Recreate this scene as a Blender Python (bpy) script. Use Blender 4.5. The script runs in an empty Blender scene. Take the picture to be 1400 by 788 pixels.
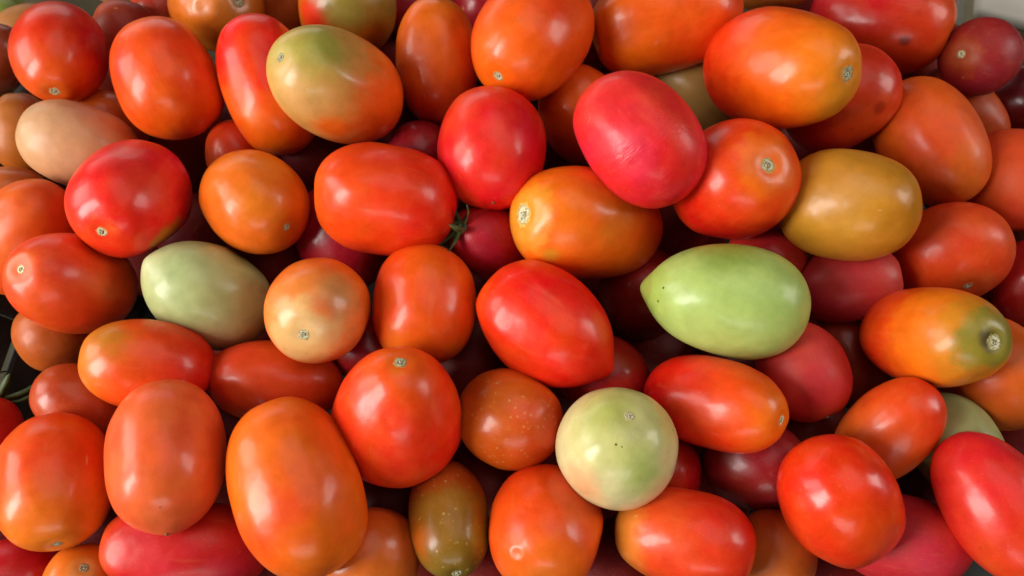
import bpy, bmesh, math, random
from mathutils import Vector, Quaternion, Matrix, noise

scene = bpy.context.scene
col = scene.collection

# ------------------------------------------------------------------ camera
PITCH = math.radians(30)
fwd = Vector((0, math.sin(PITCH), -math.cos(PITCH)))
cam_data = bpy.data.cameras.new('camera')
cam_data.sensor_width = 36.0
cam_data.lens = 36.0 * 1057.0 / 1400.0
cam_data.clip_start = 0.01
cam_data.clip_end = 50
cam_data.dof.use_dof = True
cam_data.dof.focus_distance = 0.36
cam_data.dof.aperture_fstop = 10.0
cam = bpy.data.objects.new('camera', cam_data)
cam.location = Vector((0, 0, 0.17)) - fwd * 0.37
cam.rotation_euler = (PITCH, 0, 0)
col.objects.link(cam)
scene.camera = cam

# ------------------------------------------------------------------ world and lamps (market hall: soft daylight from openings)
world = bpy.data.worlds.new('World')
scene.world = world
world.use_nodes = True
bg = world.node_tree.nodes['Background']
bg.inputs['Color'].default_value = (0.95, 0.97, 1.0, 1)
bg.inputs['Strength'].default_value = 0.015

def area_lamp(name, loc, target, sx, sy, power, color):
    l = bpy.data.lights.new(name, 'AREA')
    l.shape = 'RECTANGLE'
    l.size, l.size_y, l.energy, l.color = sx, sy, power, color
    o = bpy.data.objects.new(name, l)
    o.location = loc
    o.rotation_euler = (Vector(target) - Vector(loc)).to_track_quat('-Z', 'Y').to_euler()
    col.objects.link(o)
    return o

area_lamp('overhead_daylight', (0.30, 0.25, 1.95), (0, 0, 0.15), 1.7, 1.2, 5.5, (1.0, 0.96, 0.90))
area_lamp('doorway_daylight', (-1.15, -0.56, 0.80), (0, 0, 0.16), 0.46, 0.95, 20, (1.0, 0.97, 0.92))
area_lamp('side_window_daylight', (-1.25, 0.12, 0.72), (0, 0, 0.16), 0.50, 0.70, 5.5, (1.0, 0.97, 0.92))
area_lamp('window_daylight', (1.20, 0.05, 0.85), (0, 0, 0.16), 0.45, 0.60, 5.0, (1.0, 0.96, 0.90))
area_lamp('front_daylight', (0.0, -1.25, 0.48), (0, 0, 0.16), 0.8, 0.30, 2.6, (1.0, 0.97, 0.93))
area_lamp('rear_daylight', (-0.8, 1.5, 0.60), (0, 0, 0.16), 1.6, 0.6, 4.0, (1.0, 0.97, 0.93))

scene.view_settings.view_transform = 'Standard'
scene.view_settings.look = 'None'
scene.view_settings.exposure = 0.33
scene.view_settings.gamma = 1.0
scene.view_settings.use_curve_mapping = False
scene.cycles.use_denoising = True
scene.cycles.max_bounces = 6
scene.cycles.diffuse_bounces = 3

# ------------------------------------------------------------------ helpers
def lin(c):
    out = []
    for v in c:
        v = v / 255.0
        out.append(v / 12.92 if v <= 0.04045 else ((v + 0.055) / 1.055) ** 2.4)
    return (out[0], out[1], out[2], 1.0)

class NT:
    """small wrapper for building node trees"""
    def __init__(self, name):
        self.m = bpy.data.materials.new(name)
        self.m.use_nodes = True
        self.t = self.m.node_tree
        self.bsdf = self.t.nodes['Principled BSDF']
    def n(self, kind, **props):
        nd = self.t.nodes.new(kind)
        for k, v in props.items():
            setattr(nd, k, v)
        return nd
    def put(self, sock, v):
        if isinstance(v, bpy.types.NodeSocket):
            self.t.links.new(v, sock)
        else:
            sock.default_value = v
    def math(self, op, a, b=None, c=None, clamp=False):
        nd = self.n('ShaderNodeMath', operation=op, use_clamp=clamp)
        self.put(nd.inputs[0], a)
        if b is not None: self.put(nd.inputs[1], b)
        if c is not None: self.put(nd.inputs[2], c)
        return nd.outputs[0]
    def mix(self, fac, a, b, blend='MIX'):
        nd = self.n('ShaderNodeMix', data_type='RGBA', blend_type=blend)
        self.put(nd.inputs[0], fac); self.put(nd.inputs[6], a); self.put(nd.inputs[7], b)
        return nd.outputs[2]
    def noise(self, vec, scale, detail=2.0, rough=0.5, dist=0.0):
        nd = self.n('ShaderNodeTexNoise')
        self.put(nd.inputs['Vector'], vec)
        nd.inputs['Scale'].default_value = scale
        nd.inputs['Detail'].default_value = detail
        nd.inputs['Roughness'].default_value = rough
        nd.inputs['Distortion'].default_value = dist
        return nd.outputs['Fac']
    def remap(self, v, a, b, c=0.0, d=1.0, smooth=True):
        nd = self.n('ShaderNodeMapRange')
        nd.interpolation_type = 'SMOOTHSTEP' if smooth else 'LINEAR'
        self.put(nd.inputs[0], v)
        for i, x in enumerate((a, b, c, d)): self.put(nd.inputs[i + 1], x)
        return nd.outputs[0]
    def ramp(self, fac, stops):
        nd = self.n('ShaderNodeValToRGB')
        nd.color_ramp.interpolation = 'EASE'
        el = nd.color_ramp.elements
        while len(el) < len(stops): el.new(0.5)
        for e, (p, c) in zip(el, stops):
            e.position = p; e.color = c
        self.put(nd.inputs[0], fac)
        return nd.outputs[0]

def new_object(name, mesh, material, parent=None):
    o = bpy.data.objects.new(name, mesh)
    col.objects.link(o)
    if material: mesh.materials.append(material)
    if parent: o.parent = parent
    return o

def bm_object(name, bm, material, parent=None, smooth=False):
    me = bpy.data.meshes.new(name)
    bm.to_mesh(me); bm.free()
    if smooth:
        for f in me.polygons: f.use_smooth = True
    return new_object(name, me, material, parent)

def box_bm(sx, sy, sz, bevel=0.0, seg=2):
    bm = bmesh.new()
    bmesh.ops.create_cube(bm, size=1.0)
    bmesh.ops.scale(bm, vec=(sx, sy, sz), verts=bm.verts)
    if bevel:
        bmesh.ops.bevel(bm, geom=list(bm.edges), offset=bevel, segments=seg, affect='EDGES', profile=0.5)
    return bm

# ------------------------------------------------------------------ setting
def ground_material():
    t = NT('ground_mat')
    tc = t.n('ShaderNodeTexCoord').outputs['Object']
    a = t.noise(tc, 9, 5, 0.6)
    b = t.noise(tc, 160, 3, 0.6)
    c = t.ramp(a, [(0.3, lin((34, 30, 12))), (0.5, lin((54, 46, 20))), (0.7, lin((78, 66, 32)))])
    c = t.mix(t.math('MULTIPLY', b, 0.3), c, lin((90, 80, 48)))
    t.put(t.bsdf.inputs['Base Color'], c)
    t.bsdf.inputs['Roughness'].default_value = 0.85
    bump = t.n('ShaderNodeBump'); bump.inputs['Strength'].default_value = 0.4; bump.inputs['Distance'].default_value = 0.003
    t.put(bump.inputs['Height'], b); t.put(t.bsdf.inputs['Normal'], bump.outputs[0])
    return t.m

bm = bmesh.new()
bmesh.ops.create_grid(bm, x_segments=2, y_segments=2, size=3.0)
ground = bm_object('ground', bm, ground_material())
ground.location = (0, 0, -0.012)
ground['kind'] = 'structure'

def plastic_black():
    t = NT('black_plastic')
    tc = t.n('ShaderNodeTexCoord').outputs['Object']
    a = t.noise(tc, 30, 4, 0.6); b = t.noise(tc, 420, 2, 0.5)
    t.put(t.bsdf.inputs['Base Color'], t.ramp(a, [(0.3, lin((36, 36, 33))), (0.75, lin((58, 58, 53)))]))
    t.put(t.bsdf.inputs['Roughness'], t.remap(a, 0.3, 0.7, 0.42, 0.62))
    bump = t.n('ShaderNodeBump'); bump.inputs['Strength'].default_value = 0.15; bump.inputs['Distance'].default_value = 0.001
    t.put(bump.inputs['Height'], b); t.put(t.bsdf.inputs['Normal'], bump.outputs[0])
    return t.m

BLACK = plastic_black()
crate = bpy.data.objects.new('crate', None)
col.objects.link(crate)
crate['label'] = 'black plastic crate showing in the gap at the left edge under the heap'
crate['category'] = 'crate'
o = bm_object('base', box_bm(0.56, 0.50, 0.008, 0.002), BLACK, crate); o.location = (0, -0.045, -0.005)
# the side walls flare outwards; each is a row of moulded panels with slots between them, and a rim on top
def crate_wall(p0, p1, lean, n, height):
    p0, p1 = Vector(p0), Vector(p1)
    run = (p1 - p0); L = run.length; run.normalize()
    outward = Vector((run.y, -run.x, 0))
    upv = (Vector((0, 0, 1)) + outward * lean).normalized()
    nor = run.cross(upv).normalized()
    R = Matrix((run, upv, nor)).transposed()
    rot = R.to_quaternion()
    for k in range(n):
        w = L / n
        for r in range(3):
            hh = height / 3
            pc = p0 + run * (w * (k + 0.5)) + upv * (hh * (r + 0.5))
            o = bm_object('wall_panel', box_bm(w - 0.0016, hh - (0.006 if r == 1 else 0.0012), 0.005 + 0.0012 * ((k + r) % 2), 0.0012), BLACK, crate)
            o.rotation_mode = 'QUATERNION'; o.rotation_quaternion = rot; o.location = pc
    o = bm_object('rim', box_bm(L + 0.01, 0.012, 0.014, 0.003), BLACK, crate)
    o.rotation_mode = 'QUATERNION'; o.rotation_quaternion = rot; o.location = p0 + run * (L / 2) + upv * (height + 0.007)
X0, Y0, Y1 = 0.268, -0.29, 0.20
crate_wall((-X0, Y1, 0), (-X0, Y0, 0), 0.60, 6, 0.112)
crate_wall((X0, Y0, 0), (X0, Y1, 0), 0.30, 6, 0.09)
crate_wall((-X0, Y0, 0), (X0, Y0, 0), 0.30, 7, 0.08)
crate_wall((X0, Y1, 0), (-X0, Y1, 0), 0.20, 7, 0.09)

def matte(name, c0, c1, rough=0.7, scale=20):
    t = NT(name)
    tc = t.n('ShaderNodeTexCoord').outputs['Object']
    a = t.noise(tc, scale, 4, 0.6)
    t.put(t.bsdf.inputs['Base Color'], t.ramp(a, [(0.3, lin(c0)), (0.7, lin(c1))]))
    t.bsdf.inputs['Roughness'].default_value = rough
    bump = t.n('ShaderNodeBump'); bump.inputs['Strength'].default_value = 0.2; bump.inputs['Distance'].default_value = 0.001
    t.put(bump.inputs['Height'], t.noise(tc, 500, 2)); t.put(t.bsdf.inputs['Normal'], bump.outputs[0])
    return t.m

# pale box lid behind the right corner of the heap, and a grey card under its left side
BX = 0.386; BY = 0.336
lid_root = bpy.data.objects.new('pale_box', None); col.objects.link(lid_root)
lid_root['label'] = 'pale grey box lying behind the heap in the top right corner'
lid_root['category'] = 'box'
lid_root.location = (BX, BY, 0); lid_root.rotation_euler = (0, 0, math.radians(-20))
LIDM = matte('pale_card', (188, 182, 168), (200, 195, 182))
o = bm_object('lid', box_bm(0.40, 0.30, 0.012, 0.005, 3), LIDM, lid_root, True); o.location = (0.20, 0.15, 0.045)
o = bm_object('body', box_bm(0.385, 0.285, 0.045, 0.003), matte('box_side', (120, 112, 84), (140, 132, 104)), lid_root); o.location = (0.202, 0.152, 0.0165)
card = bm_object('grey_card', box_bm(0.16, 0.20, 0.002, 0.0006), matte('grey_card_mat', (150, 146, 134), (164, 160, 148)))
card.location = (0.40, 0.47, 0.0); card.rotation_euler = (0, 0, math.radians(12))
card['label'] = 'grey card lying left of the pale box behind the heap'
card['category'] = 'card'

# ------------------------------------------------------------------ tomatoes
TOMATOES = [
    dict(at=(-0.2663,0.1629,0.1654), quat=(0.5851,0.6384,-0.2773,0.4162), b=0.0256, h=0.034, stops=[(0,(202,110,26)),(0.12,(212,74,12)),(0.5,(206,44,12)),(1,(181,24,22))], label='round red tomato with its grey stem scar low on its face, top left corner', patches=[((0.0142,-0.0208,0.0059),0.02269,(165,16,23),0.9)], p=2.0, dim=0.06, lump=0.026, scar=0.00329),
    dict(at=(-0.1963,0.1385,0.1685), quat=(0.7498,-0.2756,-0.4216,-0.429), b=0.0292, h=0.0345, stops=[(0,(229,103,9)),(0.3,(227,70,10)),(1,(220,79,10))], label='smooth egg-shaped orange red tomato right of the round red corner one', patches=[((0.025,-0.0045,0.0169),0.01598,(222,74,17),0.8)], p=2.2, taper=-0.06, dim=0.02, lump=0.026, scar=0.0036),
    dict(at=(-0.1394,0.1357,0.1662), quat=(0.7169,-0.3042,-0.4057,-0.4785), b=0.0261, h=0.0403, stops=[(0,(225,40,13)),(0.4,(227,53,13)),(0.75,(225,92,10)),(1,(212,100,13))], label='long upright tomato, red above and orange below, tucked behind the greenish one', p=2.35, taper=-0.03, lump=0.03, scar=0.00366),
    dict(at=(-0.0944,0.1183,0.1832), quat=(0.8972,0.2356,-0.213,-0.3068), b=0.0294, h=0.0407, stops=[(0,(182,168,92)),(0.16,(190,152,74)),(0.42,(198,136,67)),(0.62,(220,92,14)),(1,(220,66,12))], label='large tomato blushing from green and beige to orange, near the top edge', patches=[((0.0114,-0.0123,0.0334),0.01959,(206,158,92),0.8),((0.0126,0.0152,0.0302),0.02038,(150,150,60),0.9),((0.0288,0.0031,-0.0069),0.0243,(225,83,12),0.8),((0.0196,-0.0213,0.0071),0.01411,(220,106,18),0.8)], taper=-0.05, dim=0.03, lump=0.026, scar=0.00274),
    dict(at=(-0.1032,0.2075,0.1595), quat=(0.6705,-0.1473,0.1223,-0.7168), b=0.0298, h=0.0329, stops=[(0,(140,120,50)),(0.3,(150,112,40)),(0.5,(192,99,16)),(1,(202,79,13))], label='red tomato with an olive green shoulder cut by the top edge', patches=[((0.023,-0.0187,0.0027),0.0175,(225,40,14),0.9),((0.0244,-0.0014,0.0187),0.01575,(140,124,50),0.7)], p=2.1, lump=0.026),
    dict(at=(-0.0437,0.1558,0.1641), quat=(0.6568,-0.3359,-0.3244,-0.5921), b=0.0243, h=0.0366, stops=[(0,(222,101,12)),(0.5,(210,88,12)),(0.8,(190,53,17)),(1,(173,26,29))], label='slim upright orange tomato at the top edge, darkening to red at its lower tip', p=2.3, taper=0.02, lump=0.026, scar=0.00384),
    dict(at=(0.011,0.1518,0.1875), quat=(0.7144,0.4753,-0.4653,0.2172), b=0.032, h=0.0417, stops=[(0,(210,120,39)),(0.1,(227,90,10)),(0.5,(229,74,12)),(1,(222,68,12))], label='large orange red tomato with a small pale stem scar at its lower left', taper=-0.06, lump=0.026, scar=0.0032),
    dict(at=(0.0897,0.176,0.1777), quat=(0.6304,0.3586,-0.6612,-0.1918), b=0.0295, h=0.0445, stops=[(0,(206,99,16)),(0.15,(229,101,10)),(0.6,(227,76,12)),(1,(227,70,13))], label='wide orange red tomato dented at its left end, at the top edge', p=2.4, dim=0.2, lump=0.026, rib=0.04, scar=0.00328),
    dict(at=(0.1448,0.1269,0.1876), quat=(0.0654,-0.231,0.3953,-0.8866), b=0.0325, h=0.0461, stops=[(0,(212,130,26)),(0.2,(231,116,12)),(0.4,(233,92,9)),(0.62,(229,55,10)),(1,(225,38,10))], label='biggest orange tomato with a ringed pale stem scar on its right end', patches=[((-0.0031,0.0141,0.0413),0.01664,(202,128,26),0.8)], taper=-0.06, dim=0.04, lump=0.026, scar=0.00454),
    dict(at=(0.1892,0.1307,0.1597), quat=(0.3769,-0.4446,-0.0018,-0.8126), b=0.0277, h=0.0326, stops=[(0,(212,59,18)),(0.4,(212,53,18)),(1,(206,40,16))], label='dull red tomato wedged behind the biggest orange one, bruised on its right end', patches=[((0.0211,0.0159,0.0097),0.00461,(165,36,10),0.6)], p=2.2, lump=0.026, scar=0.00377),
    dict(at=(0.231,0.2033,0.1541), quat=(0.1537,-0.4829,0.4343,-0.7447), b=0.032, h=0.042, stops=[(0,(206,101,32)),(0.12,(212,68,17)),(0.5,(202,34,16)),(1,(173,18,29))], label='glossy dark red tomato with a bruise at the top edge right of centre', patches=[((0.0273,0.0077,0.0194),0.00379,(134,20,16),0.6)], p=2.35, lump=0.026, scar=0.00379),
    dict(at=(0.2832,0.1696,0.155), quat=(0.7986,0.3458,-0.4072,-0.2773), b=0.023, h=0.0225, stops=[(0,(160,110,53)),(0.1,(165,63,26)),(0.22,(148,30,31)),(1,(128,18,23))], label='small round maroon tomato showing its stem scar, top right corner', p=2.0, lump=0.026, rough=0.45, scar=0.00288),
    dict(at=(0.2403,0.1095,0.1476), quat=(0.4584,-0.1376,-0.5966,-0.6442), b=0.0271, h=0.0392, stops=[(0,(218,97,22)),(0.5,(218,84,18)),(1,(212,104,29))], label='broad dull orange tomato below the maroon corner one', p=2.2, taper=0.02, lump=0.026, rough=0.4, scar=0.0033),
    dict(at=(0.2893,0.1622,0.114), quat=(0.5032,-0.0291,-0.5999,-0.6213), b=0.0228, h=0.0345, stops=[(0,(196,79,17)),(1,(190,66,16))], label='shaded orange tomato peeping out above the broad dull orange one', lump=0.026, rough=0.42),
    dict(at=(0.2907,0.0937,0.1333), quat=(0.2628,-0.0522,-0.8552,-0.4437), b=0.028, h=0.0326, stops=[(0,(212,72,26)),(1,(212,74,26))], label='matt salmon red tomato cut by the right edge, upper part', lump=0.026, rough=0.5),
    dict(at=(0.3534,0.1629,0.0854), quat=(0.4672,0.0754,-0.7511,-0.4602), b=0.0202, h=0.0264, stops=[(0,(196,74,18)),(1,(196,74,18))], label='sliver of orange tomato above the salmon red one at the right edge', lump=0.026, rough=0.45),
    dict(at=(0.1736,0.0524,0.1648), quat=(0.4787,0.1082,-0.808,-0.326), b=0.028, h=0.0341, stops=[(0,(174,116,30)),(0.5,(192,130,37)),(1,(187,116,17))], label='mustard yellow tomato right of the red one with a ringed scar', patches=[((0.0273,0.0064,-0.0016),0.01571,(192,132,60),0.9)], p=2.35, taper=0.03, beak=0.02, lump=0.018, scar=0.00337),
    dict(at=(0.1159,0.0656,0.1681), quat=(0.2393,-0.0626,0.2265,-0.9421), b=0.031, h=0.0344, stops=[(0,(214,140,44)),(0.08,(229,101,12)),(0.2,(227,66,10)),(0.45,(220,38,12)),(1,(214,30,12))], label='orange red tomato with a round ringed scar, right under the crimson one', patches=[((0.0229,-0.0175,0.0128),0.01836,(212,36,31),0.9)], p=2.3, dim=0.06, lump=0.026, scar=0.00421),
    dict(at=(0.0635,0.0736,0.1921), quat=(0.5761,-0.0978,-0.6232,-0.5198), b=0.0274, h=0.0372, stops=[(0,(220,40,40)),(0.5,(216,36,41)),(1,(220,30,27))], label='crimson pink tomato with wrinkled skin lying on top of its neighbours', patches=[((0.0205,-0.0021,-0.0245),0.01779,(214,26,27),0.9)], p=2.2, taper=-0.03, dim=0.02, lump=0.026, rough=0.38, wr=1, scar=0.0032),
    dict(at=(0.0412,0.1335,0.1445), quat=(0.6582,-0.1519,-0.4162,-0.6087), b=0.0257, h=0.0291, stops=[(0,(222,84,13)),(1,(214,63,12))], label='orange red tomato half hidden behind the wrinkled crimson one', lump=0.026),
    dict(at=(0.1151,0.1653,0.1331), quat=(0.0322,-0.622,0.5181,-0.5862), b=0.0242, h=0.033, stops=[(0,(150,112,55)),(1,(160,124,63))], label='khaki tomato deep between the two wide orange ones', lump=0.026, rough=0.4),
    dict(at=(-0.011,0.0861,0.1689), quat=(0.5195,-0.4805,-0.5003,-0.4989), b=0.0298, h=0.0333, stops=[(0,(212,92,14)),(0.25,(220,44,14)),(0.6,(222,28,31)),(1,(222,26,22))], label='bright red tomato with a tiny brown tip mark, upper middle', taper=0.06, beak=0.02, lump=0.026, tip=0.00117),
    dict(at=(0.0412,0.0524,0.1484), quat=(0.8571,0.2419,-0.4102,-0.1966), b=0.0305, h=0.0461, stops=[(0,(220,176,79)),(0.1,(224,140,35)),(0.2,(233,103,12)),(0.7,(212,83,10)),(1,(192,66,12))], label='orange tomato with a large corky scar on its left end, dead centre', patches=[((0.0122,-0.0167,0.0338),0.00625,(196,140,35),0.7),((0.027,0.0132,0.0071),0.02032,(202,106,16),0.9)], p=2.3, taper=0.05, lump=0.026, rib=0.025, scar=0.00625),
    dict(at=(-0.0654,0.0573,0.1633), quat=(0.6941,0.1695,-0.6501,-0.2586), b=0.0297, h=0.0371, stops=[(0,(229,88,14)),(0.4,(227,61,13)),(1,(220,32,14))], label='plump orange red tomato with a lumpy left shoulder below the greenish one', p=2.5, taper=0.04, dim=0.14, lump=0.04, rib=0.05, scar=0.00343),
    dict(at=(-0.1362,0.0594,0.1579), quat=(0.1773,0.5395,-0.3171,0.7596), b=0.0266, h=0.0309, stops=[(0,(196,104,26)),(0.14,(214,106,20)),(0.5,(218,104,17)),(1,(214,101,12))], label='tan orange tomato with a small grey scar beside the pale green one', p=2.1, dim=0.03, lump=0.026, scar=0.0027),
    dict(at=(-0.1988,0.0583,0.1633), quat=(0.7859,0.4986,-0.2148,0.2961), b=0.0277, h=0.0351, stops=[(0,(220,110,32)),(0.1,(225,44,14)),(0.5,(220,30,31)),(1,(212,24,23))], label='bright red tomato with a tan patch on its underside, left part', patches=[((0.005,-0.0246,0.0146),0.01191,(171,101,22),0.3)], p=2.25, lump=0.026, scar=0.00315),
    dict(at=(-0.2473,0.107,0.1474), quat=(0.8237,0.1339,-0.4825,-0.266), b=0.0239, h=0.0319, stops=[(0,(196,150,107)),(0.5,(196,144,100)),(0.85,(200,110,48)),(1,(198,92,30))], label='pale beige tomato lying behind the bright red one, upper left', p=2.2, lump=0.026, rough=0.4),
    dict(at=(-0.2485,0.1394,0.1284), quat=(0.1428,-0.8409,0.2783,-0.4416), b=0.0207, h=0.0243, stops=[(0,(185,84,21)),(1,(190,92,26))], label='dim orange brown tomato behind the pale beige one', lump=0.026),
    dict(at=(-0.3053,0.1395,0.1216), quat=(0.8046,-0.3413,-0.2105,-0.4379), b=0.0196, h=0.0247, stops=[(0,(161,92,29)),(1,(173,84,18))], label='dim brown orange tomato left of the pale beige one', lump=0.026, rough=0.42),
    dict(at=(-0.272,0.0545,0.1317), quat=(0.4444,0.6598,-0.6036,-0.0533), b=0.024, h=0.036, stops=[(0,(218,88,21)),(1,(216,88,21))], label='orange tomato cut by the left edge, under the bright red one', lump=0.026, rough=0.4),
    dict(at=(-0.2289,0.0193,0.1411), quat=(0.9701,0.1706,-0.0893,-0.1478), b=0.0254, h=0.035, stops=[(0,(212,110,46)),(0.12,(218,70,23)),(0.5,(214,68,20)),(0.8,(196,79,16)),(1,(181,68,16))], label='coral red tomato with a round scar on its left end, left part', p=2.2, lump=0.026, rough=0.36, scar=0.00265),
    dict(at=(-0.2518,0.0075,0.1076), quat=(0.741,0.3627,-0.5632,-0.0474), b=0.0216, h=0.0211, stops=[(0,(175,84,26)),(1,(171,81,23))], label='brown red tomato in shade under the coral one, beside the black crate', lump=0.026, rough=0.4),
    dict(at=(-0.1594,0.0155,0.1362), quat=(0.0327,-0.8796,0.2764,-0.3857), b=0.0272, h=0.0339, stops=[(0,(160,156,98)),(0.4,(164,168,108)),(0.75,(168,178,118)),(1,(186,190,136))], label='pale grey green tomato with a blunt tip, left of centre', patches=[((0.0158,0.0194,0.0134),0.01891,(190,176,126),0.9),((0.01,-0.0253,0.0011),0.00983,(140,140,76),0.8)], p=2.1, taper=0.08, beak=0.05, lump=0.015),
    dict(at=(-0.0954,-0.0041,0.1555), quat=(0.7804,0.3938,-0.2311,0.4271), b=0.0254, h=0.0269, stops=[(0,(214,184,126)),(0.14,(214,164,99)),(0.3,(225,124,52)),(0.5,(222,101,29)),(1,(212,88,16))], label='peach tomato with a blond star around its dark scar, left of centre', patches=[((0.0159,-0.0019,0.0209),0.00847,(220,106,40),0.8),((0.0218,-0.0062,0.0122),0.01411,(200,134,76),0.8)], p=2.1, lump=0.026, scar=0.00318),
    dict(at=(-0.0448,0.0066,0.142), quat=(0.5906,-0.4575,-0.4049,-0.5272), b=0.0269, h=0.0311, stops=[(0,(229,92,13)),(0.5,(227,79,13)),(1,(202,92,18))], label='plump upright orange red tomato directly above the lumpy red one', p=2.3, taper=-0.02, lump=0.026),
    dict(at=(-0.0104,0.0484,0.1352), quat=(0.8994,0.1822,-0.264,-0.297), b=0.0201, h=0.0282, stops=[(0,(177,26,38)),(1,(173,24,38))], label='dark crimson tomato still wearing its green leafy cap', lump=0.026, rough=0.45, wr=1, cal=1),
    dict(at=(0.0161,-0.0078,0.147), quat=(0.6574,-0.0662,-0.6528,-0.3705), b=0.0274, h=0.0358, stops=[(0,(227,66,12)),(0.5,(229,44,13)),(1,(227,36,13))], label='shiny scarlet tomato tapering to a point, just below centre', p=2.2, taper=0.06, beak=0.085, lump=0.026, scar=0.00329),
    dict(at=(-0.18,-0.0266,0.1399), quat=(0.7968,0.1118,-0.573,-0.156), b=0.0218, h=0.0312, stops=[(0,(192,120,31)),(0.16,(212,112,23)),(0.4,(222,76,18)),(0.8,(212,44,18)),(1,(185,24,31))], label='tomato olive at its left end and red at its right, under the pale green one', patches=[((0.0144,0.0101,0.0184),0.01646,(183,112,29),0.98)], p=2.2, lump=0.026, scar=0.00322),
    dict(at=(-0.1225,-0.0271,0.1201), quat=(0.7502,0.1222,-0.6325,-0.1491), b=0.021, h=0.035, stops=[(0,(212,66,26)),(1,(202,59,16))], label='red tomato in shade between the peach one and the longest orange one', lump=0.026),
    dict(at=(-0.1586,-0.0732,0.1449), quat=(0.6192,-0.5362,-0.4675,-0.3325), b=0.0261, h=0.0355, stops=[(0,(214,108,39)),(0.3,(222,92,43)),(0.7,(222,88,39)),(1,(214,90,46))], label='tall peach orange tomato standing upright with a tiny tip dot, lower left', patches=[((0.0248,-0.0037,-0.0097),0.0092,(227,83,31),0.9)], p=2.25, beak=0.03, lump=0.026, tip=0.00123),
    dict(at=(-0.2147,-0.0814,0.1309), quat=(0.543,0.6276,-0.2523,0.4977), b=0.0253, h=0.0334, stops=[(0,(220,120,32)),(0.2,(225,108,22)),(0.5,(225,74,14)),(1,(222,57,12))], label='big orange red tomato at the left edge with its scar underneath', lump=0.026, scar=0.00265),
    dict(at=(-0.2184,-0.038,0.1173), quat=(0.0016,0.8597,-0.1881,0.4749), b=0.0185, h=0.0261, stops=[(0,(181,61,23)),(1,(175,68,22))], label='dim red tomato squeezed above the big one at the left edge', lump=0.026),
    dict(at=(-0.2756,-0.0504,0.1036), quat=(0.5981,-0.6644,-0.3286,-0.3047), b=0.018, h=0.0208, stops=[(0,(196,24,27)),(1,(192,22,25))], label='red tomato with a green leafy cap cut by the left edge', lump=0.026, cal=1),
    dict(at=(-0.097,-0.0875,0.144), quat=(0.6773,-0.3817,-0.4989,-0.3829), b=0.0281, h=0.041, stops=[(0,(229,104,9)),(0.3,(229,99,16)),(0.6,(227,88,13)),(1,(220,97,17))], label='longest orange tomato standing at a slant, lower left of centre', patches=[((0.0261,-0.0049,-0.0135),0.00811,(225,79,23),0.9),((0.0173,-0.0221,-0.0025),0.01248,(231,104,9),0.9)], p=2.3, taper=-0.04, lump=0.026),
    dict(at=(-0.0536,-0.0526,0.1449), quat=(0.7187,-0.1511,-0.0584,-0.6762), b=0.0308, h=0.0356, stops=[(0,(220,130,32)),(0.09,(227,86,13)),(0.3,(227,59,13)),(1,(220,44,12))], label='lumpy scarlet tomato with a round scar on top and a dimple below it', dents=[((0.0236,-0.0051,0.0221),0.00274,0.8)], p=2.2, taper=-0.24, dim=0.035, lump=0.035, rib=0.03, scar=0.00342),
    dict(at=(-0.0011,-0.0502,0.1279), quat=(0.5123,-0.0588,-0.8239,-0.235), b=0.0246, h=0.0268, stops=[(0,(161,88,18)),(0.5,(192,83,16)),(1,(206,66,18))], label='brownish orange tomato with freckles between scarlet and pale green ones', patches=[((0.0178,0.0051,-0.0177),0.00926,(212,81,26),0.8)], p=2.1, lump=0.026, spk=0.5),
    dict(at=(-0.0301,-0.0953,0.1156), quat=(0.5128,0.482,-0.3833,0.5981), b=0.0191, h=0.029, stops=[(0,(112,92,25)),(0.3,(134,92,22)),(0.5,(154,103,27)),(0.66,(169,68,18)),(1,(163,28,25))], label='speckled olive brown tomato with a grey stem end, bottom middle', patches=[((0.0094,-0.0122,0.0172),0.00902,(150,120,23),0.8),((0.0088,0.015,0.0118),0.01041,(185,88,16),0.9)], p=2.2, lump=0.026, spk=1, scar=0.00312),
    dict(at=(0.0158,-0.1013,0.1207), quat=(0.614,0.357,-0.4006,0.5788), b=0.0267, h=0.0301, stops=[(0,(220,120,39)),(0.12,(225,99,20)),(0.4,(225,72,14)),(1,(220,57,12))], label='orange red tomato with a ring-shaped dent at the bottom edge', dents=[((0.012,0.0115,0.0235),0.00308,-0.25),((0.0242,0.0089,0.0078),0.00205,-0.3)], p=2.2, lump=0.026, scar=0.00308),
    dict(at=(0.0481,-0.0708,0.146), quat=(0.5372,-0.0927,-0.0526,-0.8367), b=0.0277, h=0.0285, stops=[(0,(190,186,124)),(0.2,(192,190,116)),(0.4,(206,196,140)),(0.6,(214,188,136)),(1,(210,174,106))], label='round pale green tomato facing up with a grey scar, lower middle', patches=[((0.0263,-0.0078,0.0035),0.01186,(222,158,109),0.9),((0.0174,0.0148,0.0161),0.01516,(166,176,92),0.9),((0.0004,-0.0084,0.0272),0.0145,(176,182,92),0.9),((0.0141,-0.0007,0.0245),0.00073,(60,50,30),0.3),((0.014,0.0019,0.0245),0.00053,(90,80,50),0.3)], p=2.0, lump=0.026, rough=0.3, scar=0.00264),
    dict(at=(0.0472,-0.0199,0.1131), quat=(0.0205,-0.6653,0.2779,-0.6926), b=0.0209, h=0.0253, stops=[(0,(165,22,23)),(1,(161,20,23))], label='dark red tomato in the gap right of the pointed scarlet one', lump=0.026),
    dict(at=(0.0756,0.0342,0.1041), quat=(0.1715,0.6218,-0.5402,0.5405), b=0.025, h=0.0268, stops=[(0,(144,38,17)),(1,(140,30,23))], label='dark brown red tomato hidden behind the green pointed one', lump=0.026),
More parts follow.
